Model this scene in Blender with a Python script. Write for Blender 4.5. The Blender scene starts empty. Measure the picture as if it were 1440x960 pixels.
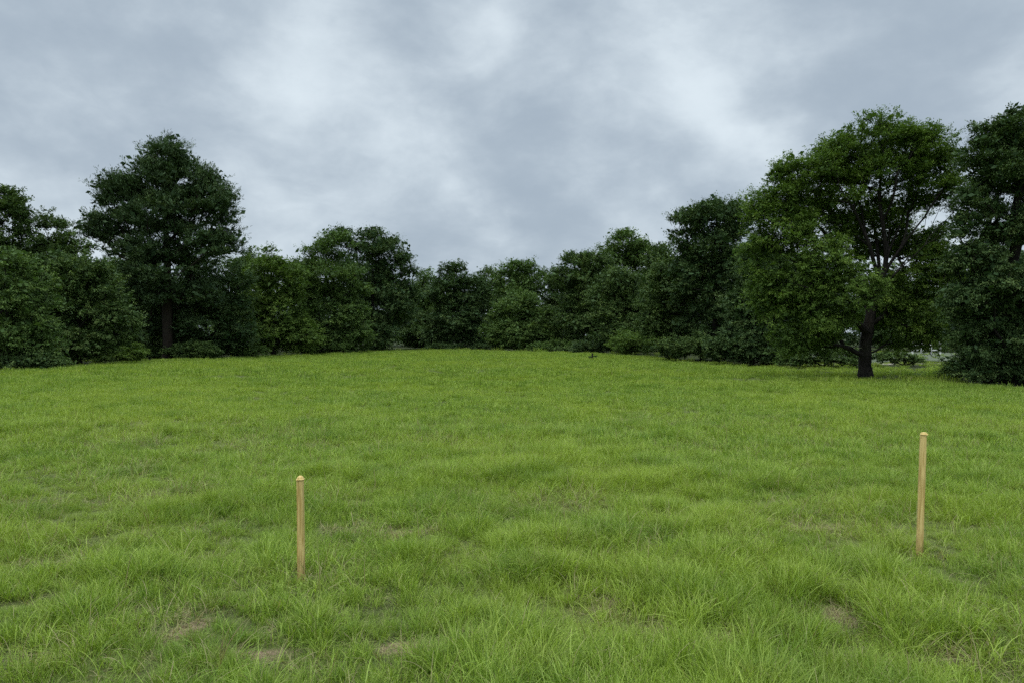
import bpy, math, random
import numpy as np

# ---------------------------------------------------------------- basics
F = 1040.0            # focal length in photo pixels (1440 wide)
HZ = 472.0            # horizon row
CAMH = 1.72
scene = bpy.context.scene
C = scene.collection
rs = np.random.RandomState

def vnoise(x, y, z, seed=0):
    """smooth value noise in -1..1, numpy arrays in"""
    x = np.asarray(x, float); y = np.asarray(y, float); z = np.asarray(z, float)
    xi = np.floor(x).astype(np.int64); yi = np.floor(y).astype(np.int64); zi = np.floor(z).astype(np.int64)
    fx, fy, fz = x - xi, y - yi, z - zi
    fx = fx*fx*(3-2*fx); fy = fy*fy*(3-2*fy); fz = fz*fz*(3-2*fz)
    def h(a, b, c):
        n = (a*374761393 + b*668265263 + c*2147483647 + seed*1274126177) & 0xffffffff
        n = ((n ^ (n >> 13)) * 1274126177) & 0xffffffff
        n = ((n ^ (n >> 16)) * 668265263) & 0xffffffff
        return ((n ^ (n >> 15)) & 0xffff)/32767.5 - 1
    r = 0
    for dx in (0, 1):
        wx = fx if dx else 1-fx
        for dy in (0, 1):
            wy = fy if dy else 1-fy
            for dz in (0, 1):
                wz = fz if dz else 1-fz
                r = r + h(xi+dx, yi+dy, zi+dz)*wx*wy*wz
    return r

def n2(x, y, s, seed=0):
    return vnoise(np.asarray(x)/s, np.asarray(y)/s, np.zeros_like(np.asarray(x, float)) + .37, seed)

def ground_z(x, y):
    x = np.asarray(x, float); y = np.asarray(y, float)
    z = 0.10*n2(x, y, 14.0, 3)*np.clip((y-6)/12, 0, 1)
    z = z + 0.035*n2(x, y, 1.6, 5)*np.clip(1-(np.abs(y)-20)/20, 0.0, 1)
    z = z + 0.16*np.exp(-((x+6.5)/9)**2 - ((y-66)/16)**2)
    # the lawn falls away a little past the big tree on the right
    t = np.clip((y-31)/10, 0, 1)*np.clip((x-9)/5, 0, 1)
    return z - 0.10*t*t*(3-2*t)

def gp(px, d):           # point on the ground seen in column px at depth d
    x = (px-720)/F*d
    return x, d, float(ground_z(x, d))

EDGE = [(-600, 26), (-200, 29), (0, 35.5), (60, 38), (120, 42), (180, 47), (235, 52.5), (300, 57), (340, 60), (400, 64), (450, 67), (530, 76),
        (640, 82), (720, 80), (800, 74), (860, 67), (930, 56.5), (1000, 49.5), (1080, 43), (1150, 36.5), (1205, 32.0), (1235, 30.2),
        (1300, 28.8), (1338, 27.8), (1380, 26.2), (1440, 24.6), (1600, 21.5), (2400, 16)]  # right-hand stretch drawn in, painting canopy shade on the lawn
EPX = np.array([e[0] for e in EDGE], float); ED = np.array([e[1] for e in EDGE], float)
def field_mask(x, y):    # 1 on the mown meadow, 0 on leaf-littered wood floor and, at right, lawn darkened as tree shade
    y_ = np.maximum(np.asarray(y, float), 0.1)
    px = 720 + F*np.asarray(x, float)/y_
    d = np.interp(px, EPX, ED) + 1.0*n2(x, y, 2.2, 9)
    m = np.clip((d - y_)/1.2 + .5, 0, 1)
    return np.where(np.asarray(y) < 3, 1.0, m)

# bare, straw coloured spots of the near lawn: (px, py, half width m, half depth m, strength)
BARE = [(272, 886, .14, .18, 1.0), (258, 866, .20, .08, .6), (590, 912, .42, .13, 1.0), (640, 906, .24, .09, .8), (965, 890, .36, .17, .8),
        (1172, 868, .16, .22, 1.0), (545, 748, .55, .20, .95), (470, 742, .30, .12, .6), (490, 842, .30, .10, .5), (850, 845, .22, .15, .75), (370, 925, .30, .12, .8),
        (1150, 745, .5, .3, .6), (1300, 786, .2, .14, .5), (425, 818, .16, .12, .5), (60, 795, .35, .2, .6), (1345, 925, .28, .14, .75),
        (1140, 925, .4, .12, .55), (820, 712, .6, .4, .55), (700, 900, .3, .1, .6), (250, 700, .6, .4, .35), (1010, 905, .3, .1, .6),
        (30, 930, .3, .12, .5), (520, 950, .3, .1, .4)]
def bare(x, y):
    x = np.asarray(x, float); y = np.asarray(y, float)
    r = np.zeros_like(x)
    wx = x + .10*n2(x, y, .22, 21) + .05*n2(x, y, .09, 22); wy = y + .10*n2(x, y, .22, 23) + .05*n2(x, y, .09, 24)
    for px, py, a, b, s in BARE:
        d = CAMH*F/(py-HZ); cx = (px-720)/F*d
        r = np.maximum(r, s*np.clip(1.75 - 1.35*np.sqrt(((wx-cx)/a)**2 + ((wy-d)/b)**2), 0, 1))
    # the same kind of worn spot strewn over the rest of the meadow
    nb = n2(x, y, .55, 31) + .5*n2(x, y, .22, 32) + .45*n2(x, y, 3.1, 33)
    r = np.maximum(r, .50*np.clip((nb-.66)*2.2, 0, 1)*np.clip((24-y)/14, 0, 1))
    return r

# ---------------------------------------------------------------- objects
def link(o, parent=None):
    C.objects.link(o)
    if parent is not None: o.parent = parent
    return o

def np_mesh(name, V, faces_flat, nper, smooth=False):
    me = bpy.data.meshes.new(name)
    V = np.asarray(V, np.float32); Fq = np.asarray(faces_flat, np.int32).ravel()
    nf = len(Fq)//nper
    me.vertices.add(len(V)); me.vertices.foreach_set('co', V.ravel())
    me.loops.add(len(Fq)); me.loops.foreach_set('vertex_index', Fq)
    me.polygons.add(nf)
    me.polygons.foreach_set('loop_start', np.arange(0, nf*nper, nper, dtype=np.int32))
    me.polygons.foreach_set('loop_total', np.full(nf, nper, np.int32))
    if smooth: me.polygons.foreach_set('use_smooth', np.ones(nf, bool))
    me.update(calc_edges=True)
    return me

def attr(me, name, vals, domain='POINT', typ='FLOAT'):
    a = me.attributes.new(name, typ, domain)
    key = 'vector' if typ == 'FLOAT_VECTOR' else 'value'
    a.data.foreach_set(key, np.ascontiguousarray(np.asarray(vals, np.int32 if typ == 'INT' else np.float32).ravel()))

def props(o, label=None, cat=None, group=None, kind=None):
    if label: o['label'] = label
    if cat: o['category'] = cat
    if group: o['group'] = group
    if kind: o['kind'] = kind
    return o

# ---------------------------------------------------------------- materials
class NT:
    def __init__(s, nt): s.nt = nt; nt.nodes.clear()
    def n(s, t, **kw):
        nd = s.nt.nodes.new(t)
        for k, v in kw.items():
            if k.startswith('i_'):
                key = k[2:]; key = int(key) if key.isdigit() else key.replace('_', ' ')
                s.put(nd.inputs[key], v)
            else: setattr(nd, k, v)
        return nd
    def put(s, sock, v):
        if isinstance(v, bpy.types.NodeSocket): s.nt.links.new(v, sock)
        else: sock.default_value = v
    def math(s, op, a, b=None, c=None, clamp=False):
        nd = s.nt.nodes.new('ShaderNodeMath'); nd.operation = op; nd.use_clamp = clamp
        for i, v in enumerate((a, b, c)):
            if v is not None: s.put(nd.inputs[i], v)
        return nd.outputs[0]
    def vm(s, op, a, b=None):
        nd = s.nt.nodes.new('ShaderNodeVectorMath'); nd.operation = op
        s.put(nd.inputs[0], a)
        if b is not None: s.put(nd.inputs[3 if op == 'SCALE' else 1], b)
        return nd.outputs['Value' if op in ('LENGTH', 'DISTANCE', 'DOT_PRODUCT') else 'Vector']
    def mix(s, f, a, b, blend='MIX'):
        nd = s.nt.nodes.new('ShaderNodeMix'); nd.data_type = 'RGBA'; nd.blend_type = blend
        s.put(nd.inputs[0], f); s.put(nd.inputs[6], a); s.put(nd.inputs[7], b)
        return nd.outputs[2]
    def noise(s, vec, scale, detail=3, rough=.5, dist=0):
        nd = s.n('ShaderNodeTexNoise'); nd.inputs['Scale'].default_value = scale
        nd.inputs['Detail'].default_value = detail; nd.inputs['Roughness'].default_value = rough
        nd.inputs['Distortion'].default_value = dist
        if vec is not None: s.nt.links.new(vec, nd.inputs['Vector'])
        return nd.outputs['Fac']
    def ramp(s, v, lo, hi, a=0., b=1.):
        nd = s.n('ShaderNodeMapRange'); nd.interpolation_type = 'SMOOTHSTEP'
        s.put(nd.inputs[0], v)
        for i, q in enumerate((lo, hi, a, b)): nd.inputs[1+i].default_value = q
        return nd.outputs[0]

def c4(r, g, b): return (r, g, b, 1.0)

def new_mat(name):
    m = bpy.data.materials.new(name); m.use_nodes = True
    t = NT(m.node_tree); out = t.n('ShaderNodeOutputMaterial')
    return m, t, out

def foliage_mat(name, dark, mid, light, transl=.22, rough=.65):
    m, t, out = new_mat(name)
    v = t.n('ShaderNodeAttribute', attribute_name='tint').outputs['Fac']
    w = t.n('ShaderNodeAttribute', attribute_name='spray').outputs['Fac']
    col = t.mix(t.ramp(w, 0, .55), c4(*dark), c4(*mid))
    col = t.mix(t.ramp(w, .5, 1.0), col, c4(*light))
    col = t.mix(1.0, col, t.n('ShaderNodeCombineColor', i_0=t.ramp(v, 0, 1, .80, 1.20), i_1=t.ramp(v, 0, 1, .85, 1.15), i_2=t.ramp(v, 0, 1, .85, 1.1)).outputs[0], 'MULTIPLY')
    p = t.n('ShaderNodeBsdfPrincipled', i_Base_Color=col, i_Roughness=rough)
    p.inputs['Specular IOR Level'].default_value = .14
    tr = t.n('ShaderNodeBsdfTranslucent', i_Color=t.mix(1.0, col, c4(1.25, 1.35, .6), 'MULTIPLY'))
    mx = t.n('ShaderNodeMixShader', i_0=transl, i_1=p.outputs[0], i_2=tr.outputs[0])
    t.nt.links.new(mx.outputs[0], out.inputs[0])
    return m

def bark_mat(name, a, b, sc=6.0):
    m, t, out = new_mat(name)
    pos = t.n('ShaderNodeNewGeometry').outputs['Position']
    mp = t.n('ShaderNodeMapping', i_Vector=pos); mp.inputs['Scale'].default_value = (1, 1, .22)
    f = t.noise(mp.outputs[0], sc*3, 6, .65, .6)
    f2 = t.noise(pos, sc*.35, 3)
    col = t.mix(t.ramp(f, .35, .68), c4(*a), c4(*b))
    col = t.mix(t.ramp(f2, .5, .75, 0, .35), col, c4(.028, .034, .018))
    bp = t.n('ShaderNodeBump', i_Height=f, i_Strength=.8, i_Distance=.03)
    p = t.n('ShaderNodeBsdfPrincipled', i_Base_Color=col, i_Roughness=.9, i_Normal=bp.outputs[0])
    p.inputs['Specular IOR Level'].default_value = .15
    t.nt.links.new(p.outputs[0], out.inputs[0])
    return m

M = {}
M['oak']    = foliage_mat('leaf_dark_oak', (0.041, 0.075, 0.022), (0.077, 0.124, 0.034), (0.128, 0.186, 0.052), .14)
M['deep']   = foliage_mat('leaf_deep_green', (0.032, 0.064, 0.022), (0.060, 0.101, 0.031), (0.102, 0.149, 0.047), .12)
M['pine']   = foliage_mat('needles_pine', (0.036, 0.066, 0.026), (0.063, 0.105, 0.039), (0.109, 0.156, 0.059), .08)
M['mid']    = foliage_mat('leaf_mid_green', (0.056, 0.099, 0.026), (0.091, 0.149, 0.038), (0.143, 0.209, 0.053), .18)
M['fresh']  = foliage_mat('leaf_fresh_green', (0.059, 0.104, 0.021), (0.100, 0.160, 0.032), (0.151, 0.222, 0.048), .22)
M['olive']  = foliage_mat('leaf_olive_green', (0.050, 0.092, 0.018), (0.088, 0.149, 0.025), (0.149, 0.225, 0.041), .22)
M['bark']   = bark_mat('bark_grey_brown', (.009, .008, .007), (.030, .025, .020))
M['pbark']  = bark_mat('bark_pine', (.013, .010, .008), (.036, .027, .019))

def grass_mat():
    m, t, out = new_mat('grass_blades')
    tint = t.n('ShaderNodeAttribute', attribute_name='tint').outputs['Fac']
    dry = t.n('ShaderNodeAttribute', attribute_name='dry').outputs['Fac']
    hgt = t.n('ShaderNodeAttribute', attribute_name='along').outputs['Fac']
    pos = t.n('ShaderNodeNewGeometry').outputs['Position']
    a = t.noise(pos, .16, 4, .6); b = t.noise(pos, .9, 3, .6); c = t.noise(pos, 4.5, 3, .6)
    g = t.mix(t.ramp(tint, .05, .6), c4(.086, .153, .017), c4(.222, .330, .038))
    g = t.mix(t.ramp(tint, .55, 1), g, c4(.42, .53, .115))
    # yellower and greyer sweeps across the meadow
    g = t.mix(t.ramp(a, .42, .62, 0, .50), g, c4(.305, .380, .048))
    g = t.mix(t.ramp(b, .46, .66, 0, .42), g, c4(.078, .168, .020))
    g = t.mix(t.ramp(c, .50, .70, 0, .40), g, c4(.245, .285, .064))
    # blade base paler brown sheath
    g = t.mix(t.ramp(hgt, .0, .35, .55, 0.), g, c4(.085, .085, .035))
    straw = t.mix(tint, c4(.20, .155, .075), c4(.42, .36, .20))
    col = t.mix(dry, g, straw)
    p = t.n('ShaderNodeBsdfPrincipled', i_Base_Color=col, i_Roughness=.5)
    p.inputs['Specular IOR Level'].default_value = .22
    tr = t.n('ShaderNodeBsdfTranslucent', i_Color=t.mix(1.0, col, c4(1.2, 1.25, .6), 'MULTIPLY'))
    mx = t.n('ShaderNodeMixShader', i_0=.34, i_1=p.outputs[0], i_2=tr.outputs[0])
    t.nt.links.new(mx.outputs[0], out.inputs[0])
    return m
M['grass'] = grass_mat()

def ground_mat():
    m, t, out = new_mat('meadow_soil_and_thatch')
    pos = t.n('ShaderNodeNewGeometry').outputs['Position']
    fld = t.n('ShaderNodeAttribute', attribute_name='field').outputs['Fac']
    br = t.n('ShaderNodeAttribute', attribute_name='bare').outputs['Fac']
    f1 = t.noise(pos, 38, 6, .7); f2 = t.noise(pos, 3.1, 5, .6); f3 = t.noise(pos, 140, 3, .6); a = t.noise(pos, .16, 4, .6)
    thatch = t.mix(t.ramp(f1, .35, .65), c4(.040, .048, .016), c4(.105, .115, .042))
    thatch = t.mix(t.ramp(f2, .42, .62, 0, .6), thatch, c4(.115, .160, .036))
    thatch = t.mix(t.ramp(a, .42, .62, 0, .35), thatch, c4(.170, .205, .045))
    soil = t.mix(t.ramp(f1, .3, .7), c4(.10, .075, .045), c4(.30, .225, .14))
    soil = t.mix(t.ramp(f3, .55, .7, 0, .7), soil, c4(.06, .045, .028))
    g = t.mix(t.ramp(t.math('ADD', br, t.math('MULTIPLY', t.math('SUBTRACT', f2, .5), .8)), .45, .95), thatch, soil)
    litter_and_shade = t.mix(t.ramp(f1, .3, .7), c4(.018, .022, .010), c4(.050, .050, .022))
    litter_and_shade = t.mix(t.ramp(f2, .45, .6, 0, .7), litter_and_shade, c4(.035, .062, .016))  # wood floor colour, also painted as shaded lawn under the right trees
    col = t.mix(fld, litter_and_shade, g)
    bp = t.n('ShaderNodeBump', i_Height=t.math('ADD', f1, t.math('MULTIPLY', f3, .4)), i_Strength=.9, i_Distance=.02)
    p = t.n('ShaderNodeBsdfPrincipled', i_Base_Color=col, i_Roughness=.95, i_Normal=bp.outputs[0])
    p.inputs['Specular IOR Level'].default_value = .1
    t.nt.links.new(p.outputs[0], out.inputs[0])
    return m
M['ground'] = ground_mat()

def dirt_mat():
    m, t, out = new_mat('pale_dirt')
    pos = t.n('ShaderNodeNewGeometry').outputs['Position']
    f = t.noise(pos, 5, 6, .65)
    p = t.n('ShaderNodeBsdfPrincipled', i_Base_Color=t.mix(t.ramp(f, .35, .65), c4(.13, .125, .08), c4(.24, .22, .155)), i_Roughness=.95)
    t.nt.links.new(p.outputs[0], out.inputs[0]); return m
M['dirt'] = dirt_mat()

def wood_mat(name, shift):
    m, t, out = new_mat(name)
    co = t.n('ShaderNodeTexCoord').outputs['Object']
    mp = t.n('ShaderNodeMapping', i_Vector=co); mp.inputs['Scale'].default_value = (1, 1, .045); mp.inputs['Location'].default_value = (shift, shift*.7, 0)
    g1 = t.noise(mp.outputs[0], 95, 5, .6, .5)
    mp2 = t.n('ShaderNodeMapping', i_Vector=co); mp2.inputs['Scale'].default_value = (1, 1, .12); mp2.inputs['Location'].default_value = (shift, 3, 1)
    g2 = t.noise(mp2.outputs[0], 30, 4, .6, .8)
    kn = t.n('ShaderNodeTexVoronoi', i_Vector=mp2.outputs[0], i_Scale=22.0).outputs['Distance']
    col = t.mix(t.ramp(g1, .36, .66), c4(.42, .285, .085), c4(.70, .53, .215))
    col = t.mix(t.ramp(g2, .54, .72, 0, .45), col, c4(.32, .19, .07))
    col = t.mix(t.ramp(kn, .03, .10, .8, 0), col, c4(.16, .075, .028))
    z = t.n('ShaderNodeSeparateXYZ', i_0=co).outputs[2]
    col = t.mix(t.math('MULTIPLY', t.ramp(z, .04, .22, .75, 0), t.ramp(g2, .3, .6)), col, c4(.20, .135, .055))
    bp = t.n('ShaderNodeBump', i_Height=g1, i_Strength=.35, i_Distance=.003)
    p = t.n('ShaderNodeBsdfPrincipled', i_Base_Color=col, i_Roughness=.68, i_Normal=bp.outputs[0])
    p.inputs['Specular IOR Level'].default_value = .3
    t.nt.links.new(p.outputs[0], out.inputs[0]); return m
M['wood1'] = wood_mat('pine_wood_stake', .3); M['wood2'] = wood_mat('pine_wood_stake_pale', 2.7)

def paint_mat():
    m, t, out = new_mat('weathered_white_paint')
    pos = t.n('ShaderNodeNewGeometry').outputs['Position']
    f = t.noise(pos, 4, 5, .6)
    p = t.n('ShaderNodeBsdfPrincipled', i_Base_Color=t.mix(t.ramp(f, .45, .7), c4(.74, .74, .72), c4(.40, .40, .36)), i_Roughness=.6)
    t.nt.links.new(p.outputs[0], out.inputs[0]); return m
M['white'] = paint_mat()

# ---------------------------------------------------------------- ground
def graded(lo, hi, n, k):
    t = np.linspace(-1, 1, n); s = np.sinh(k*t)/math.sinh(k)
    return np.where(s < 0, -s*lo, s*hi)
gx = graded(-900, 900, 520, 5.2)
gy = np.concatenate([np.linspace(-300, -12, 12, endpoint=False), np.linspace(-12, 3, 24, endpoint=False), np.arange(3, 12, .07),
                     np.geomspace(12, 95, 260), np.geomspace(100, 1500, 30)])
# finer columns close by
gx = np.unique(np.concatenate([gx, np.arange(-7, 7, .07)]))
X, Y = np.meshgrid(gx, gy)
Z = ground_z(X, Y)
nx, ny = len(gx), len(gy)
idx = np.arange(nx*ny).reshape(ny, nx)
fq = np.stack([idx[:-1, :-1], idx[:-1, 1:], idx[1:, 1:], idx[1:, :-1]], -1).reshape(-1, 4)
me = np_mesh('ground', np.stack([X, Y, Z], -1).reshape(-1, 3), fq, 4, True)
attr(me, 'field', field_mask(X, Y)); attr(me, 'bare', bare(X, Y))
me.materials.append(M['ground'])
props(link(bpy.data.objects.new('ground', me)), kind='structure')

# pale track glimpsed past the big tree
def strip(name, p0, p1, w, mat, dz=.02, n=60):
    p0 = np.array(p0); p1 = np.array(p1); d = (p1-p0)/np.linalg.norm(p1-p0); s = np.array([-d[1], d[0]])
    V = []; 
    for i in range(n+1):
        c = p0 + (p1-p0)*i/n; ww = w*(1+.12*math.sin(i*.9)+.08*math.sin(i*2.3))
        for k in range(5):
            q = c + s*ww*(k/4-.5); V.append((q[0], q[1], float(ground_z(q[0], q[1]))+dz))
    Fq = [(i*5+k, i*5+k+1, (i+1)*5+k+1, (i+1)*5+k) for i in range(n) for k in range(4)]
    m = np_mesh(name, V, Fq, 4, True); m.materials.append(mat)
    return props(link(bpy.data.objects.new(name, m)), kind='structure')
strip('dirt_road', (16, 46.5), (64, 52), 2.2, M['dirt'], .03)
def yard_mat():
    m, t, out = new_mat('weedy_gravel')
    pos = t.n('ShaderNodeNewGeometry').outputs['Position']
    f = t.noise(pos, .8, 6, .7); f2 = t.noise(pos, 9, 5, .7)
    col = t.mix(t.ramp(f, .42, .6), c4(.085, .100, .058), c4(.045, .068, .025))
    col = t.mix(t.ramp(f2, .5, .7, 0, .6), col, c4(.14, .145, .105))
    p = t.n('ShaderNodeBsdfPrincipled', i_Base_Color=col, i_Roughness=.95)
    t.nt.links.new(p.outputs[0], out.inputs[0]); return m
strip('gravel_yard', (22, 66), (72, 71), 30.0, yard_mat(), .025)

# ---------------------------------------------------------------- grass
def unit(v): return v/np.maximum(np.linalg.norm(v, axis=-1, keepdims=True), 1e-9)

def tuft_mesh(name, n, rad, hmin, hmax, width, seed, lean=.35, curl=.8, seg=4, dryp=.06, flat=0.0, wild=.15):
    r = rs(seed)
    a = r.uniform(0, 2*math.pi, n); rr = rad*np.sqrt(r.uniform(0, 1, n))
    bx, by = rr*np.cos(a), rr*np.sin(a)
    h = hmin + (hmax-hmin)*r.beta(2.2, 1.8, n)
    da = a + r.normal(0, 1.1, n)                 # blades lean outward from the tuft
    ln = np.abs(r.normal(lean, lean*.6, n)) + flat
    cu = np.abs(r.normal(curl, curl*.55, n))
    wildm = r.uniform(0, 1, n) < wild
    cu = np.where(wildm, cu*2.1, cu)
    w = width*r.uniform(.6, 1.35, n)
    tint = np.clip(r.normal(.48, .30, n), 0, 1); dry = (r.uniform(0, 1, n) < dryp)*r.uniform(.55, 1, n)
    tw = r.normal(0, .5, n); side_curl = r.normal(0, .35, n)
    px, py, pz = bx.copy(), by.copy(), np.full(n, -.015)
    V, T, D, A = [], [], [], []
    ang = ln.copy(); az = da.copy()
    for s in range(seg+1):
        t = s/seg
        ww = w*(1-t**1.6)*(.75+.5*min(1, t*4))*.5 + .00015
        ox, oy = -np.sin(az+tw)*ww, np.cos(az+tw)*ww
        V += [np.stack([px-ox, py-oy, pz], -1), np.stack([px+ox, py+oy, pz], -1)]
        for L, q in ((T, tint), (D, dry), (A, np.full(n, t))): L += [q, q]
        st = h/seg
        px = px + np.cos(az)*np.sin(ang)*st; py = py + np.sin(az)*np.sin(ang)*st; pz = pz + np.cos(ang)*st
        pz = np.maximum(pz, .004)
        ang = np.minimum(ang + cu/seg*(.5+t*1.2), 2.6); az = az + side_curl/seg
    K = 2*(seg+1)
    V = np.stack(V, 1).reshape(-1, 3); T = np.stack(T, 1).ravel(); D = np.stack(D, 1).ravel(); A = np.stack(A, 1).ravel()
    q = np.array([(2*s, 2*s+1, 2*s+3, 2*s+2) for s in range(seg)])
    fq = (np.arange(n)[:, None, None]*K + q[None]).reshape(-1, 4)
    m = np_mesh(name, V, fq, 4, True)
    attr(m, 'tint', T); attr(m, 'dry', D); attr(m, 'along', A)
    m.materials.append(M['grass'])
    return bpy.data.objects.new(name, m)

src = bpy.data.collections.new('grass_tuft_sources')
kinds = {}
def add_kind(key, objs):
    kinds[key] = []
    for o in objs:
        kinds[key].append(len(src.objects)); src.objects.link(o)
sid = [0]
def nm(): sid[0] += 1; return 'g%03d' % sid[0]
add_kind('near', [tuft_mesh(nm(), 58, .068, .08, .20, .0031, 10+i, .42, 1.0, 4, .04) for i in range(8)])
add_kind('lush', [tuft_mesh(nm(), 74, .07, .15, .29, .0040, 30+i, .34, 1.15, 5, .05) for i in range(5)])
add_kind('low',  [tuft_mesh(nm(), 34, .07, .04, .10, .0036, 50+i, .7, .9, 4, .18) for i in range(5)])
add_kind('bent', [tuft_mesh(nm(), 20, .07, .20, .36, .0038, 60+i, .7, 2.0, 7, .34, 0, .5) for i in range(5)])
add_kind('straw', [tuft_mesh(nm(), 34, .07, .06, .15, .0032, 70+i, 1.15, .6, 4, .85, .2) for i in range(5)])
add_kind('midg', [tuft_mesh(nm(), 60, .13, .08, .20, .0070, 80+i, .42, 1.0, 3, .03) for i in range(6)])
add_kind('farg', [tuft_mesh(nm(), 90, .34, .08, .20, .018, 90+i, .32, .8, 2, .03) for i in range(6)])

P, I, R, S = [], [], [], []
def scatter(key, d0, d1, dens, seed, half=.80, accept=None, smin=.8, smax=1.2, lean=.12, margin=1.5):
    r = rs(seed)
    # area of the visible wedge (plus a margin to the sides)
    wmax = 2*(half*d1+margin); area = wmax*(d1-d0)
    n = int(area*dens)
    x = r.uniform(-wmax/2, wmax/2, n); y = r.uniform(d0, d1, n)
    k = np.abs(x) < half*y + margin
    pxx = 720+F*x/np.maximum(y, .1)
    k &= r.uniform(0, 1, n) < np.maximum(field_mask(x, y)*.98 + .02, .34*(pxx > 1070)*(pxx < 1345)*(y < 49))  # sparse grass under the right trees lets the painted shade colour show
    x, y = x[k], y[k]
    s = r.uniform(smin, smax, len(x))
    if accept is not None:
        pr, mul = accept(x, y)
        k = r.uniform(0, 1, len(x)) < pr; x, y, s = x[k], y[k], (s*mul)[k]
    z = ground_z(x, y)
    P.append(np.stack([x, y, z], -1)); I.append(r.choice(kinds[key], len(x)))
    dirx = n2(x, y, 1.1, 71)*.22; diry = n2(x, y, 1.1, 72)*.22   # blades laid over together in swirls
    R.append(np.stack([diry + r.normal(0, lean, len(x)), dirx + r.normal(0, lean, len(x)), r.uniform(0, 2*math.pi, len(x))], -1))
    S.append(np.stack([s, s, s*r.uniform(.85, 1.15, len(x))], -1))

def vig(x, y):       # vigour of the sward: tussocks and thin places
    return n2(x, y, .38, 41)*.85 + n2(x, y, 1.5, 42)*.55 + n2(x, y, 5.5, 43)*.5
def a_near(x, y):
    v = vig(x, y); b = bare(x, y)
    return np.clip(.97 - 1.4*b, .02, 1)*np.clip(.9+.5*v, .35, 1), np.clip(.90+.52*v, .34, 1.6)*(1-.35*b)
def a_lush(x, y):
    v = vig(x, y); b = bare(x, y)
    return np.clip((v-.08)*3.0, 0, 1)*(1-b), np.clip(.78+.42*v, .6, 1.35)
def a_bent(x, y):
    v = n2(x, y, .6, 51)*1.2; b = bare(x, y)
    return np.clip(.25+.6*v+.5*(b > .1)*(b < .6), 0, 1), 1.0
def a_straw(x, y):
    b = bare(x, y); v = n2(x, y, .5, 52)
    return np.clip(.10+.35*np.clip(v, 0, 1) + 1.3*b, 0, 1), 1.0
def a_mid(x, y):
    v = vig(x, y); b = bare(x, y)
    return np.clip(.95-.8*b, .1, 1)*np.clip(.9+.35*v, .4, 1), np.clip(1.0+.30*v, .6, 1.4)
scatter('near', 2.4, 11, 150, 1, accept=a_near)
scatter('low', 2.4, 11, 85, 2, accept=a_near)
scatter('lush', 2.4, 14, 52, 3, accept=a_lush)
scatter('bent', 2.4, 16, 62, 4, accept=a_bent)
scatter('straw', 2.4, 12, 60, 5, accept=a_straw)
scatter('midg', 10, 28, 34, 6, accept=a_mid)
scatter('farg', 24, 90, 6.5, 7, accept=a_mid)
def a_rough(x, y):       # long unmown grass and weeds where the meadow meets the wood
    m = field_mask(x, y + 1.2*n2(x, y, 1.7, 61)); m2 = field_mask(x, y-1.6)
    band = ((m < .8) & (m2 > .15))*np.clip(.55+.8*n2(x, y, 1.3, 62), 0, 1)
    return band, 1.2+.5*np.clip(n2(x, y, 2.3, 63), -.5, 1)
scatter('lush', 20, 90, 2.2, 8, accept=a_rough, smin=.9, smax=1.7)
scatter('farg', 20, 90, 1.6, 9, accept=a_rough, smin=1.1, smax=1.9)
P = np.concatenate(P); I = np.concatenate(I); R = np.concatenate(R); S = np.concatenate(S)
# keep the blades off the two stakes
me = bpy.data.meshes.new('grass'); me.vertices.add(len(P)); me.vertices.foreach_set('co', P.astype(np.float32).ravel())
attr(me, 'pick', I, typ='INT'); attr(me, 'rot', R, typ='FLOAT_VECTOR'); attr(me, 'scl', S, typ='FLOAT_VECTOR')
go = props(link(bpy.data.objects.new('grass', me)), 'long green meadow grass with dry straw coloured blades covering the field', 'grass', kind='stuff')
ng = bpy.data.node_groups.new('grass_scatter', 'GeometryNodeTree')
ng.interface.new_socket('Geometry', in_out='INPUT', socket_type='NodeSocketGeometry')
ng.interface.new_socket('Geometry', in_out='OUTPUT', socket_type='NodeSocketGeometry')
gi = ng.nodes.new('NodeGroupInput'); gout = ng.nodes.new('NodeGroupOutput')
ci = ng.nodes.new('GeometryNodeCollectionInfo'); ci.inputs['Collection'].default_value = src
ci.inputs['Separate Children'].default_value = True; ci.inputs['Reset Children'].default_value = True
iop = ng.nodes.new('GeometryNodeInstanceOnPoints'); iop.inputs['Pick Instance'].default_value = True
def na(nm_, typ):
    n = ng.nodes.new('GeometryNodeInputNamedAttribute'); n.data_type = typ; n.inputs['Name'].default_value = nm_
    return n.outputs['Attribute']
L = ng.links.new
L(gi.outputs[0], iop.inputs['Points']); L(ci.outputs[0], iop.inputs['Instance'])
L(na('pick', 'INT'), iop.inputs['Instance Index']); L(na('rot', 'FLOAT_VECTOR'), iop.inputs['Rotation']); L(na('scl', 'FLOAT_VECTOR'), iop.inputs['Scale'])
L(iop.outputs[0], gout.inputs[0])
md = go.modifiers.new('scatter', 'NODES'); md.node_group = ng
print('grass points', len(P))

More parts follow.
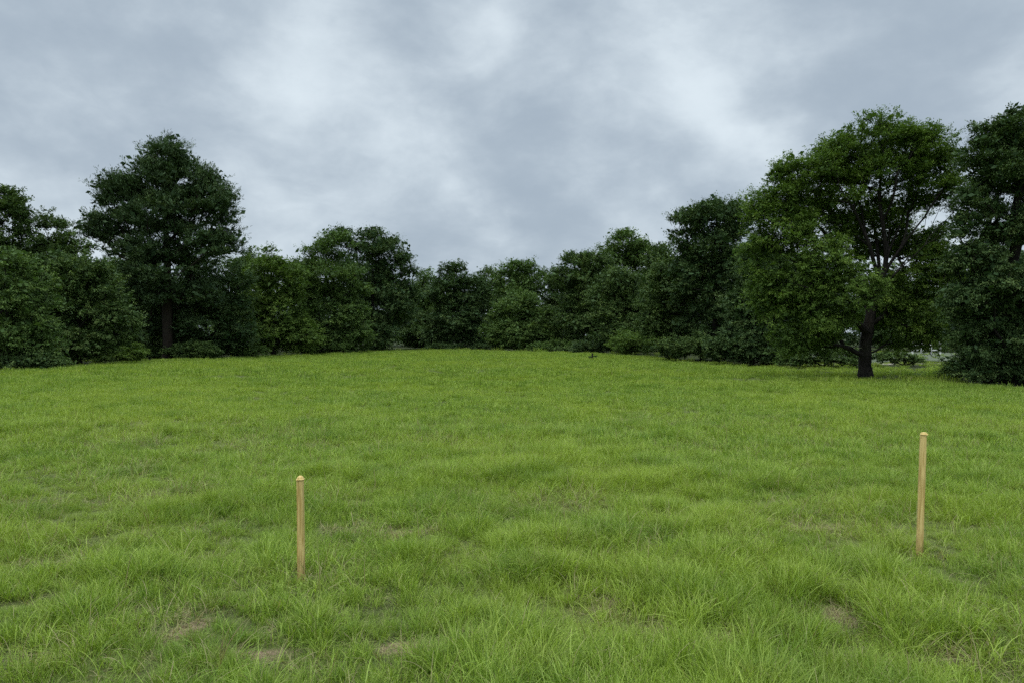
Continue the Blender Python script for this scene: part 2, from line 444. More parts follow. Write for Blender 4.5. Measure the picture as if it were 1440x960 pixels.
# ---------------------------------------------------------------- trees
def tubes(segs, sides=6):
    """segs: list of (p0,p1,r0,r1)"""
    P0 = np.array([s[0] for s in segs]); P1 = np.array([s[1] for s in segs])
    r0 = np.array([s[2] for s in segs]); r1 = np.array([s[3] for s in segs])
    d = unit(P1-P0); up = np.where(np.abs(d[:, 2:3]) > .9, np.array([[1., 0, 0]]), np.array([[0, 0, 1.]]))
    u = unit(np.cross(d, up)); v = np.cross(d, u)
    a = np.arange(sides)/sides*2*math.pi
    ring = u[:, None]*np.cos(a)[None, :, None] + v[:, None]*np.sin(a)[None, :, None]
    A = P0[:, None] + ring*r0[:, None, None]; B = P1[:, None] + ring*r1[:, None, None]
    V = np.concatenate([A, B], 1).reshape(-1, 3)
    q = np.array([(i, (i+1) % sides, sides+(i+1) % sides, sides+i) for i in range(sides)])
    fq = (np.arange(len(segs))[:, None, None]*2*sides + q[None]).reshape(-1, 4)
    return V, fq

def skeleton(base, centres, trunk_top, r_trunk, seed, fork=.35, bow=.12, wiggle=.06, up_bias=.35, leanx=0., guides=None):
    """grow limbs from the trunk to every leaf clump; returns segments"""
    r = rs(seed)
    H = trunk_top - base[2]
    nodes = [np.array(base, float)]; par = [-1]
    nt = 9
    for i in range(1, nt+1):
        t = i/nt
        nodes.append(np.array([base[0] + leanx*t + r.normal(0, .012*H)*t, base[1] + r.normal(0, .012*H)*t, base[2] + H*t])); par.append(i-1)
    plen = [0.0]
    for i in range(1, nt+1): plen.append(plen[-1] + np.linalg.norm(nodes[i]-nodes[i-1]))
    first = int(nt*fork)
    if guides:
        nodes = nodes[:1]; par = par[:1]; plen = plen[:1]
        for gi_, pl in enumerate(guides):
            q0 = pl[0]; prev = int(np.argmin([np.linalg.norm(a-q0) for a in nodes])) if gi_ else 0
            for q in (pl if gi_ == 0 else pl[1:]):
                p0 = nodes[prev]; ns = 3
                off = np.cross(unit(q-p0), unit(r.normal(0, 1, 3)))*np.linalg.norm(q-p0)*.05
                for s_ in range(1, ns+1):
                    nodes.append(p0 + (q-p0)*s_/ns + off*math.sin(math.pi*s_/ns)); par.append(prev); plen.append(plen[prev] + np.linalg.norm(q-p0)/ns); prev = len(nodes)-1
        nt = len(nodes)-1; first = min(8, nt)
    ok = [i >= first for i in range(nt+1)]
    root = nodes[first]; cg = len(guides) if guides else 0
    order = np.argsort(np.linalg.norm(centres-root, axis=1))
    N = np.array(nodes)
    for k in order:
        c = centres[k]
        A = N; dist = np.linalg.norm(A-c, axis=1)
        dz = c[2]-A[:, 2]
        cost = dist + .28*np.array(plen) + up_bias*np.clip(-dz+.25*dist, 0, None) + np.where(np.array(ok), 0, 1e6)
        j = int(np.argmin(cost)); p = N[j]; L_ = dist[j]
        m = max(1, min(5, int(L_/.7)+1)); prev = j; new = []
        side = unit(r.normal(0, 1, 3))
        for s in range(1, m+1):
            t = s/m; q = p + (c-p)*t
            q = q + np.array([0, 0, -1.])*bow*L_*math.sin(math.pi*t)*(1 if dz[j] > 0 else -.6) + side*wiggle*L_*math.sin(math.pi*t)
            if s == m: q = c
            nodes.append(q); par.append(prev); plen.append(plen[prev] + L_/m); ok.append(True); prev = len(nodes)-1; new.append(q)
        N = np.vstack([N, np.array(new)])
    n = len(nodes); cnt = np.zeros(n)
    haschild = np.zeros(n, bool)
    for i in range(n):
        if par[i] >= 0: haschild[par[i]] = True
    cnt[~haschild] = 1
    for i in range(n-1, 0, -1): cnt[par[i]] += cnt[i]
    rad = r_trunk*(cnt/cnt[0])**.5
    if not guides:
        for i in range(nt+1): rad[i] = max(rad[i], r_trunk*(1-.92*i/nt)*.75) if i else r_trunk
    segs = [(nodes[par[i]], nodes[i], min(rad[par[i]], rad[i]*1.5) if par[i] > nt or i > nt else rad[par[i]], rad[i]) for i in range(1, n)]
    # root flare
    b = nodes[0]
    segs.append((b + np.array([0, 0, -.25]), b + np.array([0, 0, .12]), r_trunk*1.75, r_trunk*1.30))
    segs.append((b + np.array([0, 0, .12]), b + np.array([0, 0, .5]), r_trunk*1.30, r_trunk*1.02))
    return segs

def leaves(centres, crad, centre0, n_spray, n_leaf, L0, W0, seed, flat=.5, droop=.0, style='leaf', spread=.30, inner=0):
    r = rs(seed)
    nc = len(centres)
    out = unit(centres - centre0)
    # sprays: small twigs inside each clump
    u = unit(r.normal(0, 1, (nc, n_spray, 3))); rr = r.uniform(.25, 1, (nc, n_spray, 1))**.55
    off = u*rr*crad[:, None, None]*np.array([1, 1, flat])
    sp = centres[:, None] + off
    sp[..., 2] -= droop*(np.linalg.norm(off[..., :2], axis=-1))**1.3
    sdir = unit(u*np.array([1, 1, .5]) + out[:, None]*.7 + np.array([0, 0, .25-droop*.8]) + r.normal(0, .25, u.shape))
    sr = (crad[:, None]*spread*r.uniform(.7, 1.3, (nc, n_spray)))[..., None, None]
    t = r.uniform(-1, 1, (nc, n_spray, n_leaf, 1))
    g = r.normal(0, .36, (nc, n_spray, n_leaf, 3))
    pos = sp[:, :, None] + sr*(sdir[:, :, None]*t*1.25 + g*np.array([1, 1, .55]))
    if style == 'needle':
        D = unit(sdir[:, :, None]*.8 + r.normal(0, .55, pos.shape) + np.array([0, 0, .55]))
    else:
        D = unit(sdir[:, :, None]*.8 + r.normal(0, .48, pos.shape) + np.array([0, 0, -.15]))
    Nn = r.normal(0, .55, pos.shape) + np.array([0, 0, 1.0]) + .35*out[:, None, None]
    Sd = unit(np.cross(D, Nn))
    cs = r.uniform(.75, 1.3, (nc, 1, 1, 1)); ln = cs*L0*r.uniform(.65, 1.3, t.shape); wd = cs*W0*r.uniform(.7, 1.25, t.shape)
    sc = (.55*r.uniform(0, 1, (nc, 1, 1)) + .45*r.uniform(0, 1, (nc, n_spray, 1)))
    spray = np.broadcast_to(sc, (nc, n_spray, n_leaf))
    tint = r.uniform(0, 1, (nc, n_spray, n_leaf))
    pos, D, Sd, ln, wd = [q.reshape(-1, q.shape[-1]) for q in (pos, D, Sd, ln, wd)]
    tip = pos + D*ln; mid = pos + D*ln*.45; mid = mid + np.array([0, 0, 1.])*ln*.06; tip = tip - np.array([0, 0, 1.])*ln*.08
    V = np.stack([pos, mid - Sd*wd*.5, tip, mid + Sd*wd*.5], 1).reshape(-1, 3)
    spray = spray.ravel(); tint = tint.ravel()
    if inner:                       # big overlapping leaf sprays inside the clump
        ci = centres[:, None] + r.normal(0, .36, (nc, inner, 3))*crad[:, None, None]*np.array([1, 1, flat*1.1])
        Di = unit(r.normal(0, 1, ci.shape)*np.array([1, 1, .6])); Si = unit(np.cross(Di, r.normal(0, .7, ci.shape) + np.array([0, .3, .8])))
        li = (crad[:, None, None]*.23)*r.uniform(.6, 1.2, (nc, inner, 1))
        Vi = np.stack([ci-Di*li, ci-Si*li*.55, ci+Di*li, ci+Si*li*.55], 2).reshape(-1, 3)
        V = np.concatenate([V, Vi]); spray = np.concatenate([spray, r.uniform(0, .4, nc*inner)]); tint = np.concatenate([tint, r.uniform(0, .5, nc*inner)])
    return V, spray, tint

ALLV = [0]
def make_tree(name, label, cat, px, d, lobes, mat='oak', bark='bark', group=None, n=260, cr=.75, n_spray=7, n_leaf=16, leaf=(.15, .085),
              seed=1, trunk_r=.2, top=None, fork=.3, flat=.5, droop=.05, style='leaf', hole=0., hole_s=1.3, basey=None, shell=.33, depthk=.85,
              up_bias=.35, bow=.12, spread=.30, crown='crown', stemname='trunk', zmin=.15, inner=18, dens=1.0, bough_p=.64, guides=None):
    n = int(n*1.4*dens); r = rs(seed)
    bx, by, bz = gp(px, d)
    k = d/F
    LB = []
    for lb in lobes:
        lx, ly, rx, ry = lb[:4]; ly = ly + (5 if (ly > 440 and name != 'spreading_tree') else 0); dd = lb[4] if len(lb) > 4 else 0.
        ry_m = ry*k; rx_m = rx*k
        dep = (rx_m*depthk) if len(lb) < 6 else lb[5]
        kk = (d+dd)/F
        LB.append(((lx-720)*kk, d+dd, CAMH-(ly-HZ)*kk, rx*kk, dep, ry*kk))
    LB = np.array(LB)
    vol = LB[:, 3]*LB[:, 4]*LB[:, 5]; w = vol**.75; w /= w.sum()
    NSUB = 8
    SU = unit(r.normal(0, 1, (len(LB), NSUB, 3)) + np.array([0, -.25, .15]))
    SUB = LB[:, None, :3] + SU*r.uniform(.50, .82, (len(LB), NSUB, 1))*LB[:, None, 3:6]
    SUBR = LB[:, 3:6].mean(1)[:, None]*r.uniform(.28, .48, (len(LB), NSUB))
    pts = []
    tries = 0
    while len(pts) < n and tries < 60:
        tries += 1
        kk = r.choice(len(LB), n, p=w); u = unit(r.normal(0, 1, (n, 3))); rad = r.uniform(0, 1, (n, 1))**shell
        c = LB[kk, :3] + u*rad*LB[kk, 3:6]*.94
        # most clumps gather into boughs seated on the lobe
        jj = r.randint(0, NSUB, n); bough = r.uniform(0, 1, n) < bough_p
        cb = SUB[kk, jj] + unit(r.normal(0, 1, (n, 3)))*r.uniform(0, 1, (n, 1))**.4*SUBR[kk, jj][:, None]*np.array([1, 1, .72])
        c = np.where(bough[:, None], cb, c)
        keep = c[:, 2] > zmin + bz
        # thin out what lies deep inside the other lobes
        q = np.min(np.linalg.norm((c[:, None]-LB[None, :, :3])/LB[None, :, 3:6], axis=2), axis=1)
        keep &= (q > .5) | (r.uniform(0, 1, n) < .40)
        if hole > 0:
            nz = vnoise(c[:, 0]/hole_s, c[:, 1]/hole_s, c[:, 2]/(hole_s*.7), seed+5)
            keep &= nz > (-1 + hole*1.0)
        c = c[keep]
        if len(pts) and len(c):
            # keep clumps a little apart
            A = np.array(pts); dmin = np.array([np.min(np.linalg.norm(A-p, axis=1)) for p in c])
            c = c[dmin > cr*.30]
        pts += list(c)
    c = np.array(pts[:n])
    cc = LB[:, :3].T @ w; cc = np.array(cc); cc[2] = min(cc[2], bz + (c[:, 2].max()-bz)*.45)
    crad = cr*r.uniform(.65, 1.25, len(c))
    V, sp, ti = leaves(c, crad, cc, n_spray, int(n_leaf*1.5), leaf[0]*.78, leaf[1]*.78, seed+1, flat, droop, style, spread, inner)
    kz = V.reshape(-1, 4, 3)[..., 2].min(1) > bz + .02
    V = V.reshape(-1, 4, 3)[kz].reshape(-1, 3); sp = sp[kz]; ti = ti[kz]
    ttop = (bz + (c[:, 2].max()-bz)*.82) if top is None else bz+top
    G = None
    if guides:
        G = [[np.array([(gx_-720)*(d+gd)/F, d+gd, CAMH-(gy_-HZ)*(d+gd)/F]) for gx_, gy_, gd in pl] for pl in guides]
    segs = skeleton((bx, by, bz), c, ttop, trunk_r, seed+2, fork, bow, .06, up_bias, guides=G)
    root = bpy.data.objects.new(name, None); root.empty_display_size = .3; link(root); root.location = (bx, by, bz)
    props(root, label, cat, group)
    o0 = np.array([bx, by, bz])
    me = np_mesh(crown, V-o0, np.arange(len(V)), 4)
    attr(me, 'spray', sp, 'FACE'); attr(me, 'tint', ti, 'FACE'); me.materials.append(M[mat])
    link(bpy.data.objects.new(crown, me), root)
    TV, tq = tubes(segs, 7)
    mt = np_mesh(stemname, TV-o0, tq, 4, True); mt.materials.append(M[bark])
    link(bpy.data.objects.new(stemname, mt), root)
    ALLV[0] += len(V)//4
    return root

G_BACK = 'trees standing behind the front row of the wood'
G_SHR = 'shrubs along the foot of the wood'
def shrub(label, px, d, lobes, mat='mid', seed=1, n=60, cr=.45, leaf=(.12, .07), **kw):
    return make_tree('shrub', label, 'shrub', px, d, lobes, mat=mat, group=G_SHR, n=n, cr=cr, n_spray=7, n_leaf=14, leaf=leaf, seed=seed,
                     trunk_r=.05, fork=.1, crown='foliage', stemname='stem', **dict(dict(zmin=.1), **kw))

#TREES#
T = make_tree
T('tree', 'tree at the far left edge with loose crown open to the sky above darker bushes', 'tree', -5, 44,
  [(8, 282, 20, 20), (12, 305, 32, 26), (-25, 340, 50, 45), (32, 332, 24, 18), (-20, 420, 60, 70)], 'oak', n=270, cr=.55, seed=101, hole=.5, hole_s=1.0, leaf=(.17, .09), trunk_r=.16)
T('tree', 'slender tree with small airy top between far left tree and tall pine', 'tree', 72, 46,
  [(68, 298, 9, 12), (70, 316, 18, 12), (58, 336, 22, 15), (88, 336, 18, 13), (75, 365, 42, 26), (110, 350, 18, 14), (80, 430, 60, 60)], 'oak', n=260, cr=.5, seed=102, hole=.5, hole_s=.9, leaf=(.17, .09), trunk_r=.13)
T('tree', 'broad low bushy tree at the left border of the field, branches sweeping down', 'tree', 10, 38,
  [(0, 385, 55, 42), (-45, 420, 55, 50), (35, 420, 50, 45), (10, 465, 60, 45), (-60, 480, 60, 40), (60, 475, 40, 32)], 'mid', n=330, cr=.62, seed=103, hole=.45, leaf=(.13, .07), droop=.35, trunk_r=.18)
T('tree', 'dark bushy tree left of the tall pine with layered drooping sprays', 'tree', 110, 43,
  [(100, 385, 48, 38), (135, 405, 42, 42), (80, 440, 45, 45), (130, 455, 45, 42), (165, 450, 28, 38), (100, 488, 50, 22)], 'oak', n=330, cr=.62, seed=104, hole=.5, leaf=(.14, .075), droop=.35, trunk_r=.17)
T('pine_tree', 'tallest pine on the left with rounded crown, bare trunk showing below', 'pine tree', 236, 55,
  [(235, 224, 38, 34), (140, 325, 26, 26), (175, 268, 34, 26), (300, 270, 28, 30), (212, 255, 46, 34), (262, 258, 44, 34), (185, 285, 44, 28), (292, 290, 38, 30), (158, 318, 40, 24), (312, 335, 30, 30),
   (235, 300, 60, 36), (200, 345, 60, 30), (280, 345, 50, 32), (235, 375, 60, 24), (205, 415, 36, 28, 1.), (275, 415, 38, 28, 1.), (240, 405, 40, 22, -1.), (205, 455, 22, 24, 1.), (268, 455, 22, 24, 1.)], 'pine', 'pbark', n=470, bough_p=.42, cr=.95, n_spray=9, n_leaf=17, seed=105,
  trunk_r=.36, hole=.66, hole_s=1.7, leaf=(.26, .06), style='needle', flat=.42, droop=0., fork=.42, up_bias=.7, bow=.15, shell=.5, spread=.27)
T('tree', 'dark lower tree filling the space right under the tall pine', 'tree', 290, 59,
  [(285, 400, 45, 42), (315, 400, 36, 50), (262, 440, 30, 40), (300, 455, 50, 42), (330, 450, 32, 45), (290, 480, 50, 14), (262, 470, 22, 24)], 'deep', n=300, cr=.8, seed=106, hole=.4, droop=.1)
T('tree', 'dark tree half hidden behind the trunk of the tall pine', 'tree', 195, 60,
  [(180, 400, 48, 42), (215, 420, 40, 40), (170, 450, 42, 40), (210, 465, 42, 32), (150, 400, 30, 30), (215, 482, 40, 14), (240, 450, 24, 40)], 'oak', n=280, cr=.8, seed=107, hole=.4, droop=.1)
T('tree', 'yellowish green tree with small topmost tuft between pine and dark oak', 'tree', 385, 64,
  [(376, 352, 9, 9), (375, 380, 32, 24), (400, 395, 30, 28), (365, 420, 38, 34), (400, 440, 36, 36), (380, 470, 48, 28), (425, 465, 22, 30)], 'fresh', n=300, cr=.8, seed=108, hole=.42, droop=.15, leaf=(.16, .09))
T('tree', 'medium green tree leaning towards the dark round oak on its right', 'tree', 470, 68,
  [(450, 352, 24, 20), (475, 345, 28, 22), (460, 385, 40, 26), (492, 398, 26, 26), (450, 420, 34, 30), (485, 440, 34, 34), (495, 470, 30, 24), (450, 468, 30, 26)], 'mid', n=320, cr=.8, seed=109, hole=.42, droop=.1)
T('tree', 'dark round oak with bumpy crown left of the lowest part of the skyline', 'tree', 525, 76,
  [(482, 338, 20, 18), (520, 340, 26, 22), (545, 355, 32, 24), (562, 378, 26, 26), (515, 380, 42, 32), (540, 420, 46, 42), (530, 460, 46, 32), (570, 430, 18, 34)], 'deep', n=360, cr=.95, seed=110, hole=.4, leaf=(.18, .10))
T('tree', 'dark domed tree standing alone in the dip of the skyline', 'tree', 643, 86,
  [(642, 393, 30, 24), (625, 412, 28, 28), (664, 415, 26, 30), (640, 445, 42, 40), (622, 462, 24, 24), (672, 455, 22, 28)], 'deep', n=300, cr=.95, seed=111, hole=.35, leaf=(.19, .11))
T('tree', 'low bushy tree in the middle of the far edge, front of taller crowns', 'tree', 735, 82,
  [(725, 430, 30, 24), (755, 445, 30, 24), (705, 458, 26, 26), (735, 465, 42, 24), (770, 465, 22, 22)], 'mid', n=260, cr=.85, seed=112, hole=.35, leaf=(.18, .10), droop=.15)
T('tree', 'rounded dark green tree right of centre rising in a stepped outline', 'tree', 820, 80,
  [(812, 368, 24, 18), (838, 372, 26, 20), (800, 392, 22, 24), (830, 410, 42, 36), (812, 445, 34, 36), (850, 450, 30, 36)], 'oak', n=320, cr=.95, seed=113, hole=.38, leaf=(.18, .10))
T('tree', 'mid green round tree in front of the stepped crowns right of centre', 'tree', 872, 70,
  [(870, 396, 30, 22), (850, 420, 28, 26), (895, 418, 30, 28), (870, 445, 42, 36), (898, 465, 28, 26)], 'oak', n=320, cr=.85, seed=114, hole=.35, leaf=(.16, .09), droop=.15)
T('tree', 'large dark tree with pale airy top left of the big spreading tree', 'tree', 1005, 54,
  [(968, 316, 30, 28), (1005, 300, 40, 20), (1035, 300, 22, 18), (955, 340, 20, 24), (1030, 320, 24, 26), (1000, 350, 48, 36), (1025, 400, 42, 50), (975, 400, 42, 46), (1010, 455, 50, 40)], 'deep', n=430, cr=.85, seed=115, hole=.45, leaf=(.15, .085))
T('tree', 'dark green tree with drooping side at the foot of the large dark tree', 'tree', 940, 57,
  [(940, 385, 28, 26), (925, 415, 26, 28), (950, 430, 40, 38), (925, 458, 28, 34), (965, 468, 38, 30)], 'oak', n=320, cr=.75, seed=116, hole=.4, leaf=(.15, .085), droop=.2)
T('tree', 'dark tree tucked behind the left skirt of the big spreading tree', 'tree', 1075, 47,
  [(1065, 370, 30, 40), (1085, 400, 40, 50), (1060, 430, 36, 42), (1050, 470, 32, 34), (1095, 470, 40, 34)], 'deep', n=360, cr=.7, seed=117, hole=.35, leaf=(.14, .08), droop=.2)
# the big spreading tree
T('spreading_tree', 'big olive green spreading tree with open branches and thick dark trunk', 'tree', 1217, 31,
  [(1238, 195, 62, 36), (1190, 218, 48, 32), (1290, 210, 56, 36), (1325, 235, 30, 40), (1145, 248, 50, 26), (1098, 270, 38, 26), (1075, 305, 28, 30), (1180, 262, 46, 26), (1240, 245, 64, 26), (1300, 265, 44, 28), (1335, 290, 18, 28), (1100, 312, 42, 34), (1135, 290, 40, 30, .8), (1200, 235, 50, 30, .6), (1120, 250, 40, 26), (1160, 226, 34, 24),
   (1110, 330, 56, 34), (1068, 365, 30, 42), (1115, 400, 60, 40), (1160, 362, 44, 36, -1.2), (1080, 420, 36, 40), (1130, 455, 50, 38), (1165, 430, 46, 44, -1), (1100, 482, 26, 24), (1150, 480, 26, 16),
   (1205, 400, 40, 36, -1.6), (1260, 410, 52, 38, .5), (1310, 385, 36, 42), (1290, 445, 42, 30), (1235, 450, 30, 22, 1.5), (1322, 340, 22, 34), (1195, 345, 34, 30, 1.5), (1275, 338, 60, 28, 1.8), (1310, 475, 22, 16), (1180, 320, 28, 24, .5), (1240, 298, 66, 28, 1.2), (1180, 300, 40, 26, 1.6), (1268, 478, 26, 10, 1), (1306, 476, 22, 7, 1.5)],
  'olive', n=980, cr=.50, n_spray=8, n_leaf=20, leaf=(.10, .055), seed=118, trunk_r=.26,
  guides=[[(1217, 500, 0), (1220, 468, 0), (1227, 430, .05), (1238, 398, .1)], [(1238, 398, .1), (1246, 360, 0), (1240, 310, -.2), (1238, 250, -.3)],
          [(1238, 398, .1), (1222, 345, -.3), (1200, 295, -.5), (1180, 262, -.7)], [(1246, 360, 0), (1266, 315, .4), (1282, 260, .6)],
          [(1238, 398, .1), (1266, 350, -.3), (1300, 305, -.7), (1330, 262, -.9)], [(1227, 430, .05), (1256, 388, -.7), (1300, 345, -1.2), (1335, 318, -1.4)],
          [(1222, 345, -.3), (1190, 320, .5), (1158, 286, 1.), (1120, 272, 1.2)], [(1225, 440, 0), (1200, 395, .4), (1165, 335, .9), (1130, 300, 1.3)],
          [(1217, 500, 0), (1196, 490, -.3), (1168, 484, -.6)], [(1220, 468, 0), (1180, 430, -.8), (1120, 400, -1.5)], [(1222, 460, 0), (1252, 438, .4), (1290, 425, .9)],
          [(1240, 310, -.2), (1256, 275, -.9), (1262, 235, -1.2)], [(1266, 350, -.3), (1276, 300, .2), (1310, 262, .8)],
          [(1238, 398, .1), (1232, 340, .8), (1216, 285, 1.2), (1210, 240, 1.3)], [(1246, 360, 0), (1252, 300, .9), (1250, 250, 1.3)], [(1256, 388, -.7), (1285, 350, .2), (1318, 300, .9), (1330, 270, 1.1)],
          [(1222, 345, -.3), (1212, 300, .3), (1196, 262, .7)], [(1300, 345, -1.2), (1318, 322, -.6), (1340, 300, -.2)], [(1190, 320, .5), (1168, 312, -.2), (1140, 296, -.6)], [(1285, 350, .2), (1300, 318, -.4), (1306, 280, -.8)]], top=5.2, fork=.36, hole=.42, hole_s=.9, flat=.55, droop=.25, up_bias=.8, bow=.05, depthk=.75, shell=.45, inner=8, bough_p=.45, dens=1.15)
T('tree', 'very dark tall tree cut by the right frame edge, layered boughs, spiky top', 'tree', 1425, 27,
  [(1432, 175, 20, 24), (1400, 195, 38, 26), (1470, 200, 50, 40), (1375, 225, 26, 32), (1420, 245, 55, 34), (1358, 290, 24, 34), (1395, 275, 40, 30, .8), (1352, 350, 20, 34), (1420, 215, 44, 30, .8), (1490, 270, 60, 50), (1375, 300, 34, 26), (1430, 320, 60, 30),
   (1365, 365, 40, 28), (1420, 400, 50, 30, -.6), (1370, 420, 40, 34), (1400, 465, 60, 34), (1370, 500, 36, 24), (1470, 430, 70, 60), (1450, 495, 60, 34)],
  'deep', n=860, cr=.50, n_spray=8, n_leaf=18, leaf=(.095, .05), seed=119, trunk_r=.28, fork=.2, hole=.42, hole_s=1.0, flat=.30, droop=.12, depthk=.8, shell=.4, bough_p=.65)
# second row
def back(label, px, d, lobes, mat='oak', seed=1, n=200, **kw):
    lobes = list(lobes) + [(px, 466, 40, 20)]; n = int(n*1.15)
    T('tree', label, 'tree', px, d, lobes, mat, n=n, cr=1.15, n_leaf=14, leaf=(.24, .14), seed=seed, group=G_BACK, **kw)
back('pale background tree seen between the dark round oak and the domed tree', 597, 98, [(597, 395, 16, 14), (590, 420, 24, 24), (610, 440, 30, 36), (598, 468, 34, 22)], 'mid', 201)
back('background tree with two-humped crown top right of the domed dark tree', 728, 100, [(728, 378, 26, 14), (745, 392, 30, 18), (712, 395, 24, 18), (735, 425, 50, 30), (730, 460, 50, 24)], 'mid', 202, 240, hole=.35)
back('small background crown between domed tree and two-humped crown', 685, 104, [(684, 386, 14, 10), (690, 405, 24, 20), (690, 440, 34, 30)], 'oak', 203, 130)
back('background tree filling the notch right of the two-humped crown', 776, 102, [(776, 388, 14, 12), (780, 410, 24, 24), (780, 445, 30, 30)], 'oak', 204, 150)
back('tall background tree forming the high hump right of centre', 885, 88, [(882, 342, 28, 18), (905, 355, 26, 18), (860, 358, 24, 18), (890, 385, 44, 30), (895, 430, 44, 40)], 'mid', 205, 280, hole=.3)
back('background tree beside the high hump, lower and right of it', 928, 84, [(928, 362, 18, 16), (935, 395, 28, 30), (930, 440, 34, 40)], 'oak', 206, 170)
back('background tree showing between yellowish tree and medium green leaning tree', 428, 82, [(425, 385, 22, 22), (430, 420, 30, 34), (430, 460, 34, 26)], 'oak', 207, 170)
back('background tree showing right of the tall pine at mid height', 345, 76, [(345, 372, 24, 20), (352, 410, 34, 34), (345, 455, 38, 32)], 'oak', 208, 180)
back('background tree behind the far left bushes under the loose crowns', 20, 62, [(10, 375, 60, 36), (80, 390, 50, 34), (-30, 430, 70, 50), (60, 445, 70, 45)], 'deep', 209, 240)
back('background tree hidden behind the pine and its left neighbours', 150, 66, [(150, 395, 44, 30), (190, 420, 50, 40), (130, 455, 60, 36)], 'deep', 210, 200)
back('background tree behind the dark round oak', 500, 92, [(500, 400, 50, 36), (540, 430, 50, 40), (490, 455, 50, 30)], 'deep', 211, 170)
back('background tree behind the left skirt of the big spreading tree', 1120, 58, [(1110, 400, 55, 40), (1150, 440, 50, 44), (1090, 460, 50, 36)], 'deep', 212, 260)
back('background tree far beyond the opening right of the thick dark trunk', 1262, 92, [(1262, 425, 44, 34), (1230, 440, 36, 30), (1250, 455, 50, 16)], 'deep', 213, 260)
back('bright background tree beyond the opening above the white posts', 1318, 84, [(1318, 440, 30, 26), (1345, 450, 30, 34), (1370, 430, 50, 60)], 'fresh', 214, 260)
back('background tree behind the very dark tall tree at the right', 1400, 48, [(1400, 400, 60, 60), (1470, 420, 70, 70), (1380, 470, 44, 40)], 'deep', 215, 260)
back('background tree behind stepped crowns right of centre', 850, 100, [(850, 400, 50, 30), (810, 430, 50, 34), (880, 440, 50, 34)], 'deep', 216, 200)
back('background tree behind the large dark tree with pale top', 1040, 70, [(1035, 380, 50, 44), (990, 420, 50, 44), (1060, 430, 50, 50)], 'deep', 217, 220)
# shrubs along the foot
shrub('bright green weedy bush at the foot of the trees left of the pine', 172, 47.5, [(160, 496, 26, 10), (185, 490, 22, 12), (145, 500, 20, 8)], 'fresh', 301, 70, .35)
shrub('dark low bush at the left frame edge under the sweeping branches', 20, 37, [(15, 505, 40, 12), (-20, 505, 40, 14), (50, 502, 28, 10)], 'deep', 302, 90, .35)
shrub('brownish low brush around the foot of the pine trunk', 262, 55, [(255, 490, 24, 10), (285, 486, 26, 12), (218, 491, 14, 9, 1)], 'oak', 303, 110, .4)
shrub('green bush right of the pine at the field edge', 330, 60, [(330, 484, 26, 12), (355, 488, 22, 8), (300, 488, 20, 8)], 'mid', 304, 80, .45)
shrub('mounded bush under the medium green leaning tree', 462, 67, [(460, 482, 24, 12), (485, 485, 20, 9), (430, 486, 22, 8)], 'mid', 305, 80, .45)
shrub('small bush at the foot of the low middle trees', 790, 78, [(785, 482, 22, 8), (760, 484, 22, 7), (815, 484, 22, 8)], 'mid', 306, 70, .5)
shrub('light green rounded bush at the edge right of centre', 893, 64, [(885, 472, 22, 14), (905, 478, 24, 14), (870, 482, 22, 10)], 'fresh', 307, 90, .5)
shrub('dark bush between the big spreading tree and its left neighbour', 1060, 46, [(1050, 484, 30, 22), (1085, 490, 26, 18), (1020, 484, 26, 22)], 'deep', 308, 140, .4)
shrub('low dark bush left of the thick dark trunk', 1160, 43.5, [(1150, 492, 34, 16), (1190, 495, 26, 14), (1120, 498, 26, 10)], 'oak', 309, 100, .4)
shrub('dark bush at the foot of the very dark tree at the right edge', 1385, 27, [(1370, 515, 30, 18), (1410, 518, 40, 18), (1450, 512, 50, 24)], 'deep', 310, 150, .3, (.08, .045))
shrub('small pale leaved bush where lawn opening meets the very dark tree', 1345, 30, [(1342, 512, 12, 12), (1332, 520, 10, 8)], 'mid', 311, 50, .22, (.08, .045))
shrub('dark low bush under the stepped trees right of centre', 845, 72, [(840, 482, 24, 9), (820, 484, 24, 8)], 'deep', 312, 60, .5)
shrub('low bush at the foot of the large dark tree', 985, 51, [(980, 482, 26, 20), (950, 482, 26, 16), (1005, 484, 20, 18)], 'oak', 313, 130, .4)
shrub('thin bush seen through the opening beyond the thick dark trunk', 1272, 44, [(1250, 497, 26, 7), (1288, 500, 20, 5), (1268, 492, 10, 7)], 'oak', 314, 60, .22, (.10, .05))
shrub('low bush at the foot of the domed dark tree', 640, 84, [(620, 483, 24, 6), (655, 483, 28, 7), (690, 484, 22, 6)], 'deep', 315, 80, .5)
shrub('small dark weed tuft standing alone on the far meadow', 833, 52, [(830, 496, 3.2, 2), (838, 496, 3.0, 1.6)], 'oak', 316, 16, .07, (.035, .02))
def woods():
    r = rs(900); n = 2100
    pxs = r.uniform(-500, 1950, n); dd = r.uniform(112, 130, n)
    top = 9.0 + 2.0*vnoise(pxs/55, pxs*0, pxs*0+.5, 12)
    top = np.where((pxs > 1150) , 12.0, top)
    z = r.uniform(.04, 1, n)*top
    c = np.stack([(pxs-720)/F*dd, dd, z], -1)
    V, sp, ti = leaves(c, 2.3*r.uniform(.7, 1.2, n), np.array([0., 180., -10.]), 7, 13, .50, .30, 901, .6, .05, 'leaf', .3, 8)
    V[:, 2] = np.maximum(V[:, 2], -.5)
    me = np_mesh('far_woods', V, np.arange(len(V)), 4); attr(me, 'spray', sp, 'FACE'); attr(me, 'tint', ti, 'FACE'); me.materials.append(M['deep'])
    props(link(bpy.data.objects.new('far_woods', me)), 'dense dark woods closing the view far behind the trees', 'woods', kind='stuff')
woods()
print('leaf quads', ALLV[0])
#ENDTREES#

